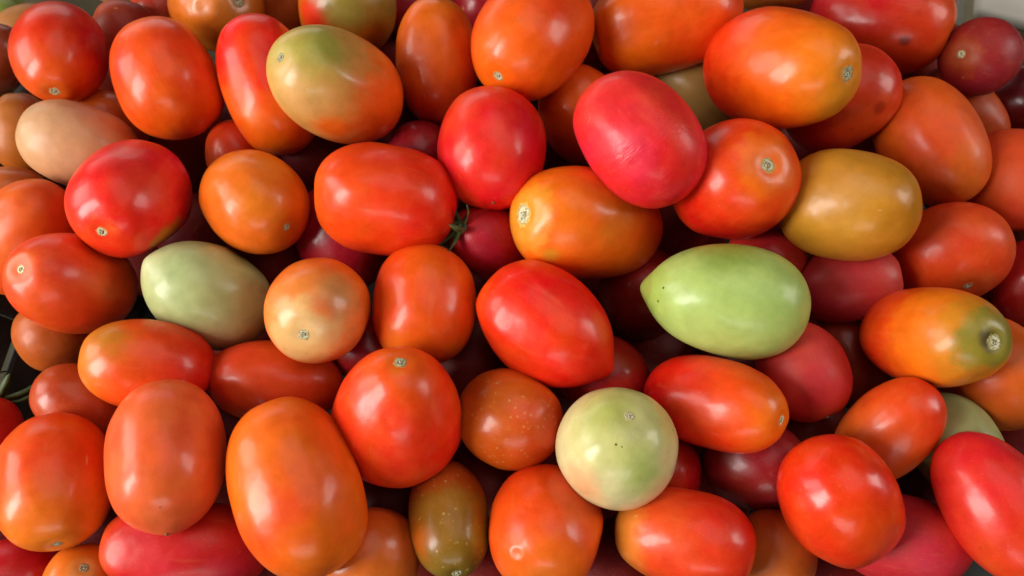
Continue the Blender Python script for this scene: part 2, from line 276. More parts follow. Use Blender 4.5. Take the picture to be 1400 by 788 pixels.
    dict(at=(0.1064,0.0003,0.1573), quat=(0.1217,-0.6467,0.2542,-0.7087), b=0.0278, h=0.0387, stops=[(0,(158,180,92)),(0.4,(164,186,98)),(0.7,(168,190,102)),(0.93,(152,174,78)),(1,(148,158,70))], label='green tomato with a pointed tip, the only bright green one', patches=[((0.0109,-0.025,-0.0073),0.02163,(126,150,56),0.8),((0.0149,-0.0011,-0.0327),0.00065,(40,40,20),0.3),((0.0122,0.0056,-0.0339),0.00072,(80,90,30),0.3),((0.019,-0.0168,0.0157),0.00058,(70,80,30),0.3),((0.0141,-0.0129,0.0281),0.00054,(80,90,40),0.3),((0.0164,-0.0076,0.0294),0.00065,(70,80,30),0.3),((-0.0008,-0.0041,-0.0388),0.00126,(90,84,40),0.5)], taper=0.1, beak=0.075, lump=0.012),
    dict(at=(0.0976,-0.0464,0.1387), quat=(0.0223,0.4111,-0.2457,0.8776), b=0.0226, h=0.036, stops=[(0,(222,140,35)),(0.08,(229,106,13)),(0.35,(227,66,12)),(0.6,(220,34,12)),(1,(202,24,13))], label='glossy red orange tomato under the green pointed one, scar at its right end', p=2.25, dim=0.06, lump=0.026, scar=0.00317),
    dict(at=(0.1478,-0.0254,0.1294), quat=(0.2407,0.491,-0.5606,0.6219), b=0.0222, h=0.0259, stops=[(0,(196,68,35)),(0.3,(206,57,52)),(1,(196,40,45))], label='matt crimson tomato with its corky end downward, right of the glossy red orange', lump=0.026, rough=0.45, scar=0.00322),
    dict(at=(0.181,0.026,0.1298), quat=(0.1931,-0.5137,0.1412,-0.8239), b=0.0205, h=0.0276, stops=[(0,(190,57,49)),(1,(173,32,41))], label='dusky crimson tomato under the mustard yellow one', lump=0.026, rough=0.42),
    dict(at=(0.1413,0.0444,0.1272), quat=(0.0583,-0.5834,0.3623,-0.7246), b=0.0169, h=0.0218, stops=[(0,(185,44,36)),(1,(181,40,32))], label='small patch of red tomato between the ringed red and green pointed ones', lump=0.026),
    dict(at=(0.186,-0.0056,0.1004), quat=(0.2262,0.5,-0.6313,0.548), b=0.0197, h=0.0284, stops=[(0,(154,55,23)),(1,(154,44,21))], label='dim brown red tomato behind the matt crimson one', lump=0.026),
    dict(at=(0.2415,0.0441,0.1314), quat=(0.3298,0.2831,-0.5716,0.6959), b=0.03, h=0.0248, stops=[(0,(196,99,32)),(0.15,(214,70,20)),(0.5,(216,68,22)),(1,(202,40,16))], label='red tomato with its scar downward, right of the mustard yellow one', p=2.2, lump=0.026, rough=0.38, scar=0.00285),
    dict(at=(0.2061,-0.0158,0.1491), quat=(0.0125,0.1243,-0.2541,0.9591), b=0.0248, h=0.0388, stops=[(0,(126,120,40)),(0.13,(140,124,40)),(0.24,(202,124,26)),(0.4,(229,108,14)),(0.58,(222,61,13)),(1,(202,34,16))], label='orange tomato with a green end and black-rimmed scar, right side', patches=[((0.0029,-0.0007,0.0385),0.00611,(72,56,23),0.5)], p=2.25, lump=0.026, scar=0.00432),
    dict(at=(0.248,-0.0235,0.1251), quat=(0.3454,-0.1795,-0.7879,-0.4771), b=0.0272, h=0.0303, stops=[(0,(220,84,18)),(1,(202,99,23))], label='orange tomato cut by the right edge, under the green-ended one', lump=0.026, rough=0.4),
    dict(at=(0.2905,0.0358,0.1129), quat=(0.2638,0.3922,-0.7938,0.3828), b=0.0173, h=0.0247, stops=[(0,(181,30,31)),(1,(171,24,29))], label='dark red tomato cut by the right edge at mid height', lump=0.026),
    dict(at=(0.1811,-0.0586,0.1324), quat=(0.3012,0.3129,-0.8906,0.1351), b=0.0198, h=0.0309, stops=[(0,(202,110,39)),(0.4,(212,92,30)),(0.75,(218,66,17)),(1,(218,53,16))], label='smooth orange red tomato leaning to the right beside the dim olive one', lump=0.026),
    dict(at=(0.2198,-0.0612,0.1193), quat=(0.2098,0.4595,-0.5885,0.6313), b=0.0209, h=0.0266, stops=[(0,(156,156,92)),(1,(160,162,104))], label='dim olive green tomato in the lower right', lump=0.026, rough=0.4),
    dict(at=(0.148,-0.0933,0.14), quat=(0.0086,0.6804,-0.6566,0.3256), b=0.0262, h=0.0311, stops=[(0,(218,79,26)),(0.4,(222,57,14)),(0.7,(225,53,13)),(1,(222,40,13))], label='shiny round red tomato standing out in the lower right', p=2.2, lump=0.03, rib=0.03, rough=0.28),
    dict(at=(0.2178,-0.0971,0.142), quat=(0.1737,0.4876,-0.5725,0.6359), b=0.0227, h=0.0351, stops=[(0,(212,79,26)),(0.3,(218,55,23)),(0.7,(218,34,32)),(1,(202,24,23))], label='long crimson red tomato slanting out of the lower right corner', p=2.2, taper=0.05, lump=0.026),
    dict(at=(0.1852,-0.1041,0.1091), quat=(0.4752,-0.0061,-0.8639,-0.1668), b=0.0219, h=0.0298, stops=[(0,(190,36,41)),(0.5,(192,38,49)),(1,(196,40,50))], label='matt deep crimson tomato at the bottom edge, lower right', p=2.2, beak=0.04, lump=0.026, rough=0.5),
    dict(at=(0.0789,-0.1073,0.1257), quat=(0.5607,-0.0009,-0.8147,-0.1478), b=0.0226, h=0.032, stops=[(0,(196,146,56)),(0.22,(212,124,39)),(0.42,(220,68,22)),(1,(218,34,16))], label='orange red tomato with a yellowish left end, bottom right of middle', p=2.25, lump=0.026),
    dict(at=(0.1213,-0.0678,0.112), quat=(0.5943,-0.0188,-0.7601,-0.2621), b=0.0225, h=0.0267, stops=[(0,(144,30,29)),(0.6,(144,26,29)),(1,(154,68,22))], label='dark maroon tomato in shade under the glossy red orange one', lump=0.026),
    dict(at=(0.0772,-0.0716,0.1112), quat=(0.3913,0.5011,-0.6293,0.4469), b=0.0164, h=0.0177, stops=[(0,(185,34,18)),(1,(185,34,18))], label='narrow bit of red tomato right of the round pale green one', lump=0.026),
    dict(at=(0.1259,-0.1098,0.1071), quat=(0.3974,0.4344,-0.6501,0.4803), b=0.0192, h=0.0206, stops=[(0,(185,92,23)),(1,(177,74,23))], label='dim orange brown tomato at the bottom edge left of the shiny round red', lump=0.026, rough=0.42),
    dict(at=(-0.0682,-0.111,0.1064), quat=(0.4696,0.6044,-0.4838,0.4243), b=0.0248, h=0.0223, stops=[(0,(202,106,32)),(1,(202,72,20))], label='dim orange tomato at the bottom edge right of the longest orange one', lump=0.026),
    dict(at=(-0.1535,-0.1083,0.1127), quat=(0.7951,0.0571,-0.5992,-0.074), b=0.0215, h=0.0376, stops=[(0,(220,99,26)),(0.1,(206,68,23)),(0.3,(202,34,31)),(1,(181,22,31))], label='deep red tomato lying along the bottom edge under the peach orange one', p=2.35, lump=0.026, rough=0.38),
    dict(at=(-0.2016,-0.122,0.1083), quat=(0.7288,-0.2251,0.0989,-0.6391), b=0.0167, h=0.0144, stops=[(0,(206,140,62)),(0.2,(216,104,26)),(1,(212,92,17))], label='small orange tomato with a pale scar at the bottom edge', lump=0.026, scar=0.00247),
    dict(at=(-0.2383,-0.1215,0.0993), quat=(0.8677,0.07,-0.4906,-0.0396), b=0.0203, h=0.0222, stops=[(0,(185,24,29)),(1,(181,20,27))], label='dark crimson tomato in the bottom left corner', lump=0.026),
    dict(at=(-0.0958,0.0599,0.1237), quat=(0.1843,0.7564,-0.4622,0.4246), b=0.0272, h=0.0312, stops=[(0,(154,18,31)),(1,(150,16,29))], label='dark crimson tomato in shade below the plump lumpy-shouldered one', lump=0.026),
    dict(at=(-0.1623,0.1104,0.1368), quat=(0.367,0.729,-0.5302,0.2295), b=0.017, h=0.0195, stops=[(0,(196,57,20)),(1,(192,53,17))], label='small red patch of tomato above the tan orange one', lump=0.026),
    dict(at=(-0.0528,0.1051,0.1419), quat=(0.5791,0.4693,-0.3858,0.5437), b=0.0193, h=0.0192, stops=[(0,(154,40,36)),(0.2,(134,14,29)),(1,(130,14,27))], label='dark crimson tomato with a dark scar left of the bright red one', lump=0.026, scar=0.00378),
    dict(at=(0.0445,0.194,0.1436), quat=(0.6066,0.4212,-0.4646,0.4887), b=0.0204, h=0.0208, stops=[(0,(144,44,23)),(0.2,(128,16,23)),(1,(124,14,22))], label='dark maroon tomato deep between the two orange ones at the top edge', lump=0.026, scar=0.00417),
    dict(at=(-0.1853,0.2117,0.1583), quat=(0.2374,-0.3073,0.3863,-0.8366), b=0.0279, h=0.0311, stops=[(0,(175,110,39)),(0.2,(196,106,26)),(0.6,(196,95,21)),(1,(192,99,39))], label='brownish orange tomato with a glossy dent and grey scar at the top edge', patches=[((0.0167,-0.005,0.0243),0.01015,(206,120,58),0.8)], dents=[((0.0186,-0.0004,0.0232),0.00592,-0.2)], lump=0.026, rough=0.3, scar=0.00381),
    dict(at=(-0.1518,0.2347,0.1391), quat=(0.3706,0.7044,-0.5917,0.1278), b=0.0202, h=0.0252, stops=[(0,(185,88,32)),(1,(181,79,29))], label='dim brown red tomato at the top edge behind the long upright one', lump=0.026),
    dict(at=(-0.2522,0.2122,0.1368), quat=(0.823,0.1923,-0.437,-0.3079), b=0.0199, h=0.0207, stops=[(0,(154,57,22)),(1,(154,34,27))], label='dim maroon tomato between the round red one and the egg-shaped one', lump=0.026, rough=0.42),
    dict(at=(-0.2404,0.2428,0.1236), quat=(0.8246,-0.1276,-0.2906,-0.4684), b=0.0206, h=0.0205, stops=[(0,(181,55,26)),(1,(175,44,23))], label='small red tomato sliver at the top edge left of the brownish orange one', lump=0.026),
    dict(at=(-0.3133,0.3435,0.074), quat=(0.3681,-0.7587,0.2346,-0.4836), b=0.022, h=0.0268, stops=[(0,(186,130,79)),(1,(180,120,70))], label='blurred peach brown tomato at the very top, left part', lump=0.026),
    dict(at=(-0.3538,0.2604,0.0952), quat=(0.7162,0.4924,-0.4801,-0.1189), b=0.0184, h=0.0237, stops=[(0,(161,106,49)),(1,(150,88,39))], label='blurred brown pink tomato behind the round red corner one', lump=0.026, rough=0.45),
    dict(at=(-0.3462,0.2045,0.1201), quat=(0.5478,0.6861,-0.477,0.0413), b=0.0181, h=0.0253, stops=[(0,(144,59,21)),(1,(134,44,18))], label='dim brown tomato cut by the left edge, beside the round red corner one', lump=0.026),
    dict(at=(0.1725,0.2456,0.1477), quat=(0.2571,-0.5333,0.35,-0.726), b=0.0189, h=0.0268, stops=[(0,(212,120,46)),(1,(206,110,40))], label='peach tomato cut by the top edge above the biggest orange one', lump=0.026),
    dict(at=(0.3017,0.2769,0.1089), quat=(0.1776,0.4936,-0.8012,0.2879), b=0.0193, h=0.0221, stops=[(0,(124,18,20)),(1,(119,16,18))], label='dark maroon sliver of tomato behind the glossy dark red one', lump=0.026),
    dict(at=(-0.2962,0.0913,0.1182), quat=(0.8568,0.1875,-0.438,-0.1972), b=0.0192, h=0.0197, stops=[(0,(181,92,32)),(1,(175,83,29))], label='dim red brown tomato above the orange one at the left edge', lump=0.026),
    dict(at=(0.3126,0.0796,0.0998), quat=(0.4353,0.1853,-0.8646,-0.1689), b=0.0205, h=0.0208, stops=[(0,(130,92,44)),(1,(140,100,48))], label='sliver of olive brown tomato at the right edge above the dark red', lump=0.026),
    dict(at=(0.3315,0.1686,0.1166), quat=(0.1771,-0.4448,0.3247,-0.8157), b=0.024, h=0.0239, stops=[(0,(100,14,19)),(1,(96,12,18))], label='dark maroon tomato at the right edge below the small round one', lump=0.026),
    dict(at=(-0.0696,0.2318,0.1414), quat=(0.3176,-0.6801,0.2795,-0.5987), b=0.0191, h=0.022, stops=[(0,(144,18,31)),(1,(140,16,29))], label='dark crimson tomato peeking out beside the slim upright orange one', lump=0.026),
    dict(at=(-0.3661,0.1912,0.087), quat=(0.4019,0.7842,-0.4446,0.1606), b=0.021, h=0.028, stops=[(0,(150,104,74)),(1,(144,99,46))], label='dim greyish brown tomato at the left edge, upper part', lump=0.026),
    dict(at=(-0.0194,0.2338,0.1398), quat=(0.1864,0.695,-0.6298,0.2926), b=0.0204, h=0.0201, stops=[(0,(154,20,25)),(1,(150,18,23))], label='dark red tomato at the top edge left of the large orange red one', lump=0.026),
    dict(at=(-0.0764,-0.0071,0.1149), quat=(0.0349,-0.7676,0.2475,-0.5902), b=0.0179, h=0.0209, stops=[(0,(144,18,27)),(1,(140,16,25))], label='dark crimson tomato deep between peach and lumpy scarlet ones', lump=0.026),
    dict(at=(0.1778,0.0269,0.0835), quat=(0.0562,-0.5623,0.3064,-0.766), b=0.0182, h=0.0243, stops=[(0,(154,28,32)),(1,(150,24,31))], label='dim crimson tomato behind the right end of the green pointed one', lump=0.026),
]
BURIED = [   # tomatoes under the top ones: place, long axis, radius, label
    ((0.0527, -0.1132, 0.0724),(0.558, 0.776, 0.293),0.0253,'dark tomato deep between the yellow-ended orange red one and the ring-dented one'),
    ((-0.0214, -0.0012, 0.0948),(0.436, 0.89, 0.136),0.0255,'dark tomato deep between the pointed scarlet one and the plump upright one'),
    ((-0.1233, 0.1259, 0.1168),(-0.669, 0.296, 0.681),0.0241,'dark tomato deep between the lumpy-shouldered one and the tan orange one'),
    ((0.1008, 0.077, 0.1021),(0.722, 0.644, 0.254),0.0273,'dark tomato deep between the ring-scarred red one and the bright green one'),
    ((0.0878, 0.0168, 0.0604),(0.788, -0.269, -0.553),0.0265,'dark tomato deep between the glossy red orange one and the dark red one'),
    ((-0.0621, -0.076, 0.0798),(0.943, 0.297, -0.147),0.0242,'dark tomato deep between the lumpy scarlet one and the dim orange bottom one'),
    ((-0.0136, -0.1132, 0.0724),(0.733, 0.67, 0.118),0.0246,'dark tomato deep between the speckled olive one and the ring-dented one'),
    ((-0.2158, 0.1472, 0.0943),(-0.643, -0.691, -0.329),0.0263,'dark tomato deep between the tan-patched red one and the egg-shaped orange red one'),
    ((-0.1421, 0.0523, 0.1052),(0.835, 0.348, 0.426),0.0262,'dark tomato deep between the tan orange one and the pale grey green one'),
    ((0.2812, -0.045, 0.0782),(0.898, -0.322, 0.302),0.0257,'dark tomato deep between the long corner crimson one and the right edge orange one'),
    ((-0.0125, -0.0672, 0.0816),(-0.307, 0.95, -0.053),0.0258,'dark tomato deep between the speckled olive one and the freckled brownish one'),
    ((0.2166, -0.0672, 0.0761),(-0.332, -0.941, -0.06),0.0263,'dark tomato deep between the deep crimson one and the long corner crimson one'),
    ((-0.2168, 0.1193, 0.0536),(0.675, 0.642, 0.363),0.0270,'dark tomato deep between the tan-patched red one and the tan orange one'),
    ((0.1565, -0.0411, 0.0864),(-0.452, -0.8, -0.395),0.0242,'dark tomato deep between the matt crimson one and the shiny round red one'),
    ((-0.1265, -0.1132, 0.0724),(-0.8, -0.4, -0.447),0.0253,'dark tomato deep between the deep red bottom one and the longest orange one'),
    ((0.1635, -0.1121, 0.0663),(-0.939, 0.265, 0.217),0.0263,'dark tomato deep between the dim orange brown bottom one and the shiny round red one'),
    ((-0.0871, 0.2391, 0.1023),(-0.255, 0.955, 0.153),0.0267,'dark tomato deep between the slim upright orange one and the greenish beige one'),
    ((-0.067, 0.1568, 0.1199),(0.998, -0.043, -0.046),0.0266,'dark tomato deep between the greenish beige one and the dark-scarred crimson one'),
    ((0.2282, 0.1408, 0.1077),(0.658, 0.752, 0.043),0.0267,'dark tomato deep between the mustard yellow one and the bruised dull red one'),
    ((0.1993, 0.1621, 0.0764),(0.74, 0.67, 0.069),0.0247,'dark tomato deep between the ring-scarred red one and the bruised dull red one'),
    ((0.0266, 0.1392, 0.098),(-0.302, -0.906, 0.296),0.0250,'dark tomato deep between the corky-scarred orange one and the half hidden orange red one'),
    ((-0.2572, 0.0993, 0.0365),(-0.87, 0.288, 0.399),0.0243,'dark tomato deep between the pale grey green one and the coral red one'),
    ((0.0497, 0.0592, 0.0694),(-0.94, -0.14, 0.31),0.0275,'dark tomato deep between the pointed scarlet one and the corky-scarred orange one'),
    ((-0.1556, -0.0349, 0.0876),(-0.747, -0.469, 0.471),0.0259,'dark tomato deep between the tall peach orange one and the longest orange one'),
    ((0.1057, -0.067, 0.0697),(0.012, -0.985, -0.174),0.0255,'dark tomato deep between the dark maroon one and the yellow-ended orange red one'),
    ((-0.164, -0.0687, 0.0522),(-0.994, -0.097, -0.043),0.0268,'dark tomato deep between the tall peach orange one and the deep red bottom one'),
    ((-0.2108, -0.0842, 0.0757),(-0.319, 0.408, -0.856),0.0276,'dark tomato deep between the big left edge one and the deep red bottom one'),
    ((0.0554, -0.0773, 0.0401),(-0.712, 0.571, 0.408),0.0272,'dark tomato deep between the round pale green one and the ring-dented one'),
    ((-0.0484, -0.1081, 0.043),(0.805, 0.584, 0.105),0.0242,'dark tomato deep between the dim orange bottom one and the speckled olive one'),
    ((0.059, 0.271, 0.1112),(-0.44, 0.693, 0.572),0.0246,'dark tomato deep between the wide dented orange one and the pale-scarred orange red one'),
    ((0.2173, 0.2809, 0.1029),(0.005, -0.908, 0.419),0.0244,'dark tomato deep between the glossy dark red one and the biggest orange one'),
    ((0.2907, 0.2182, 0.103),(-0.754, -0.657, -0.009),0.0275,'dark tomato deep between the glossy dark red one and the broad dull orange one'),
    ((0.0657, 0.2084, 0.1098),(0.526, 0.793, 0.309),0.0255,'dark tomato deep between the wrinkled crimson one and the wide dented orange one'),
    ((-0.3742, 0.2409, 0.0606),(-0.968, 0.21, 0.137),0.0280,'dark tomato deep between the round red corner tomato and the dim brown orange one'),
    ((-0.2751, 0.1957, 0.1062),(0.297, -0.216, 0.93),0.0254,'dark tomato deep between the egg-shaped orange red one and the round red corner tomato'),
    ((-0.2039, 0.1933, 0.0803),(-0.082, 0.994, 0.068),0.0262,'dark tomato deep between the egg-shaped orange red one and the small red patch'),
    ((-0.0305, 0.096, 0.1059),(0.653, -0.757, -0.017),0.0279,'dark tomato deep between the leafy-capped crimson one and the lumpy-shouldered one'),
    ((0.1815, 0.0679, 0.0934),(-0.409, 0.747, 0.524),0.0271,'dark tomato deep between the mustard yellow one and the dusky crimson one'),
    ((-0.0224, 0.0661, 0.0649),(-0.944, 0.224, -0.244),0.0274,'dark tomato deep between the plump upright one and the leafy-capped crimson one'),
    ((0.2931, 0.0502, 0.0741),(0.145, 0.988, -0.049),0.0270,'dark tomato deep between the green-ended orange one and the right edge dark red one'),
    ((-0.153, 0.0271, 0.0636),(0.68, 0.46, -0.571),0.0266,'dark tomato deep between the shaded long red one and the pale grey green one'),
    ((0.1373, 0.0015, 0.081),(0.844, -0.537, 0.0),0.0266,'dark tomato deep between the bright green one and the glossy red orange one'),
    ((0.0253, -0.0122, 0.0746),(-0.941, 0.181, -0.288),0.0247,'dark tomato deep between the freckled brownish one and the dark red one'),
    ((0.025, -0.0378, 0.0298),(0.976, 0.174, 0.127),0.0269,'dark tomato deep between the freckled brownish one and the round pale green one'),
    ((-0.2701, -0.0935, 0.0695),(0.802, -0.546, 0.243),0.0246,'dark tomato deep between the bottom corner crimson one and the big left edge one'),
]


class Body:
    """surface of one tomato: local z runs from the blossom tip (-) to the stem end (+)"""
    def __init__(s, d, seed):
        s.d = d; s.b = d['b']; s.h = d['h']
        s.p = d.get('p', 2.15); s.taper = d.get('taper', 0.0); s.beak = d.get('beak', 0.0); s.dim = d.get('dim', 0.05)
        s.lump = d.get('lump', 0.02); s.rib = d.get('rib', 0.0)
        rnd = random.Random(seed)
        s.off = Vector((rnd.uniform(-50, 50), rnd.uniform(-50, 50), rnd.uniform(-50, 50)))
        s.k = rnd.choice((3, 3, 4, 5)); s.ph = rnd.uniform(0, 6.28)
        s.ov = rnd.uniform(-0.025, 0.025); s.bend = rnd.uniform(-0.03, 0.03)
        m = 0
        for i in range(60):
            u = -1 + i / 29.5
            m = max(m, (max(0, 1 - abs(u) ** s.p)) ** (1 / s.p) * (1 + s.taper * u))
        s.norm = m
        s.flats = []
        for _ in range(4):
            f = Vector((rnd.gauss(0, 1), rnd.gauss(0, 1), rnd.uniform(-0.5, 0.5))).normalized()
            s.flats.append((f, rnd.uniform(0.82, 0.94), rnd.uniform(0.25, 0.60)))
        s.dents = [(Vector(p), r, a) for p, r, a in d.get('dents', ())]
    def point(s, th, v):
        e = 2.0 / s.p
        cv, sv = math.cos(v), max(0.0, math.sin(v))
        u = math.copysign(abs(cv) ** e, cv); r = sv ** e
        r *= (1 + s.taper * u) / s.norm
        if s.rib:
            w = min(1, max(0, 0.45 + 0.55 * u)) * min(1, r * 2.0)
            r *= 1 + s.rib * w * math.cos(s.k * th + s.ph)
        c, sn = math.cos(th), math.sin(th)
        x = r * c * (1 + s.ov); y = r * sn * (1 - s.ov)
        z = u
        x += s.bend * (u * u - 0.3)
        rho2 = x * x + y * y
        if u > 0:
            z -= s.dim * math.exp(-rho2 / 0.045)
        elif s.beak:
            z -= s.beak * math.exp(-rho2 / 0.045) + s.beak * 0.6 * math.exp(-rho2 / 0.25)
        w = Vector((x, y, z))
        for f, k, amt in s.flats:      # sides pressed flat by the neighbours
            e = w.dot(f) - k
            if e > 0: w -= f * (e * e / (e + 0.09) * amt)
        x, y, z = w
        q = Vector((x * s.b, y * s.b, z * s.h))
        dr = Vector((x, y, z)) * 1.15 + s.off
        q *= 1 + s.lump * noise.noise(dr) + s.lump * 0.35 * noise.noise(dr * 2.3)
        for P, rr, a in s.dents:
            dd = (q - P).length / rr
            if dd < 3:
                # a pressed-in ring or a raised pimple
                k = a * rr * 0.5 * (math.exp(-dd * dd * 2.2) - 0.45 * math.exp(-(dd - 1.15) ** 2 * 7))
                q += q.normalized() * k
        return q
    def mesh(s, name, nt=64, nv=44):
        verts, faces = [s.point(0, 0)], []
        for j in range(1, nv):
            v = math.pi * j / nv
            for i in range(nt):
                verts.append(s.point(2 * math.pi * i / nt, v))
        verts.append(s.point(0, math.pi))
        for i in range(nt):
            faces.append((0, 1 + i, 1 + (i + 1) % nt))
        for j in range(nv - 2):
            a = 1 + j * nt; b_ = a + nt
            for i in range(nt):
                i2 = (i + 1) % nt
                faces.append((a + i, b_ + i, b_ + i2, a + i2))
        last = len(verts) - 1; a = 1 + (nv - 2) * nt
        for i in range(nt):
            faces.append((a + i, last, a + (i + 1) % nt))
        me = bpy.data.meshes.new(name)
        me.from_pydata(verts, [], faces)
        me.polygons.foreach_set('use_smooth', [True] * len(me.polygons))
        me.update()
        return me

def skin_material(d, seed):
    t = NT('tomato_skin')
    rnd = random.Random(seed * 7 + 1)
    obj = t.n('ShaderNodeTexCoord').outputs['Object']
    mp = t.n('ShaderNodeMapping')
    t.put(mp.inputs['Vector'], obj); mp.inputs['Location'].default_value = [rnd.uniform(-3, 3) for _ in range(3)]
    sv = mp.outputs[0]
    sep = t.n('ShaderNodeSeparateXYZ'); t.put(sep.inputs[0], obj)
    big = t.noise(sv, 38, 2, 0.5)
    mid = t.noise(sv, 130, 3, 0.55)
    # ripeness from stem end (0) to blossom end (1), wandering a little
    zc = t.math('MINIMUM', t.math('MAXIMUM', t.math('DIVIDE', sep.outputs['Z'], d['h']), -1.0), 1.0)
    tt = t.math('DIVIDE', t.math('ARCCOSINE', zc), math.pi)
    zone = t.remap(tt, 0.0, 0.2, 0.06, 0.30)
    blotch = t.noise(sv, 150, 3, 0.65)
    wob = t.math('ADD', t.math('MULTIPLY', t.math('SUBTRACT', big, 0.5), zone), t.math('MULTIPLY', t.math('SUBTRACT', blotch, 0.5), t.math('MULTIPLY', zone, 0.55)))
    tt = t.math('ADD', tt, wob, clamp=True)
    c = t.ramp(tt, [(p, lin(k)) for p, k in d['stops']])
    for P, r, pc, soft in d.get('patches', ()):
        ds = t.n('ShaderNodeVectorMath', operation='DISTANCE')
        t.put(ds.inputs[0], obj); ds.inputs[1].default_value = P
        dist = ds.outputs['Value']
        if r > 0.003:
            dist = t.math('ADD', dist, t.math('MULTIPLY', t.math('SUBTRACT', t.noise(sv, 90, 3, 0.62), 0.5), r * 0.95))
        f = t.remap(dist, r * (1 - soft) , r * 1.15, 0.92, 0.0)
        c = t.mix(f, c, lin(pc))
    # mottling and faint pale dots in the skin
    var = t.remap(mid, 0.25, 0.75, 0.90, 1.10, False)
    hs = t.n('ShaderNodeHueSaturation')
    t.put(hs.inputs['Color'], c); t.put(hs.inputs['Value'], var)
    t.put(hs.inputs['Hue'], t.remap(big, 0.2, 0.8, 0.492, 0.508, False))
    c = hs.outputs[0]
    streak = t.n('ShaderNodeMapping'); t.put(streak.inputs['Vector'], sv); streak.inputs['Scale'].default_value = (1, 1, 0.12)
    st = t.noise(streak.outputs[0], 260, 2, 0.6)
    c = t.mix(t.remap(st, 0.55, 0.85, 0.0, 0.10), c, lin((236, 150, 80)))
    vor = t.n('ShaderNodeTexVoronoi'); t.put(vor.inputs['Vector'], sv); vor.inputs['Scale'].default_value = 620
    dots = t.remap(vor.outputs['Distance'], 0.06, 0.2, 1.0, 0.0)
    c = t.mix(t.math('MULTIPLY', dots, 0.15), c, lin((240, 170, 100)))
    grain = t.noise(sv, 1500, 2, 0.6)
    c = t.mix(t.remap(grain, 0.60, 0.82, 0.0, 0.10), c, lin((240, 150, 80)))
    c = t.mix(t.remap(grain, 0.42, 0.22, 0.0, 0.16), c, lin((90, 20, 10)))
    spk = d.get('spk', 0)
    if spk:
        v2 = t.n('ShaderNodeTexVoronoi'); t.put(v2.inputs['Vector'], sv); v2.inputs['Scale'].default_value = 330
        gate = t.remap(t.noise(sv, 60, 2), 0.42, 0.62)
        f = t.math('MULTIPLY', t.math('MULTIPLY', t.remap(v2.outputs['Distance'], 0.10, 0.30, 1.0, 0.0), gate), 0.75 * spk)
        c = t.mix(f, c, lin((206, 168, 96)))
    # a few tiny dark nicks
    v3 = t.n('ShaderNodeTexVoronoi'); t.put(v3.inputs['Vector'], sv); v3.inputs['Scale'].default_value = 62
    nick = t.math('MULTIPLY', t.remap(v3.outputs['Distance'], 0.025, 0.05, 1.0, 0.0), t.remap(big, 0.52, 0.60))
    c = t.mix(t.math('MULTIPLY', nick, 0.55), c, lin((90, 50, 24)))
    sm = t.n('ShaderNodeMapping'); t.put(sm.inputs['Vector'], sv)
    sm.inputs['Rotation'].default_value = [rnd.uniform(0, 3) for _ in range(3)]; sm.inputs['Scale'].default_value = (1, 1, 0.22)
    v4 = t.n('ShaderNodeTexVoronoi'); t.put(v4.inputs['Vector'], sm.outputs[0]); v4.inputs['Scale'].default_value = 75
    scuff = t.math('MULTIPLY', t.remap(v4.outputs['Distance'], 0.02, 0.06, 1.0, 0.0), t.remap(big, 0.50, 0.44))
    c = t.mix(t.math('MULTIPLY', scuff, 0.5), c, lin((226, 168, 110)))
    b = t.bsdf
    t.put(b.inputs['Base Color'], c)
    rg = d.get('rough', 0.33) + 0.015
    t.put(b.inputs['Roughness'], t.remap(mid, 0.3, 0.7, rg - 0.05, rg + 0.07, False))
    b.inputs['IOR'].default_value = 1.39
    b.inputs['Coat Weight'].default_value = max(0.0, 0.19 - (rg - 0.345) * 1.8)
    b.inputs['Coat Roughness'].default_value = 0.17
    # relief: slow unevenness, peel grain, wrinkles
    hgt = t.math('ADD', t.math('MULTIPLY', t.noise(sv, 85, 1.5), 1.0), t.math('MULTIPLY', t.noise(sv, 900, 1), 0.018))
    if d.get('wr'):
        wm = t.n('ShaderNodeMapping'); t.put(wm.inputs['Vector'], sv)
        wm.inputs['Rotation'].default_value = (0.5, 0.9, 0.3); wm.inputs['Scale'].default_value = (1, 0.16, 1)
        wr = t.noise(wm.outputs[0], 520, 2, 0.5, 0.6)
        gate = t.remap(t.noise(sv, 48, 1), 0.48, 0.62)
        hgt = t.math('ADD', hgt, t.math('MULTIPLY', t.math('MULTIPLY', wr, gate), 0.55))
    bump = t.n('ShaderNodeBump'); bump.inputs['Strength'].default_value = 0.35; bump.inputs['Distance'].default_value = 0.0016
    t.put(bump.inputs['Height'], hgt)
    t.put(b.inputs['Normal'], bump.outputs[0]); t.put(b.inputs['Coat Normal'], bump.outputs[0])
    return t.m

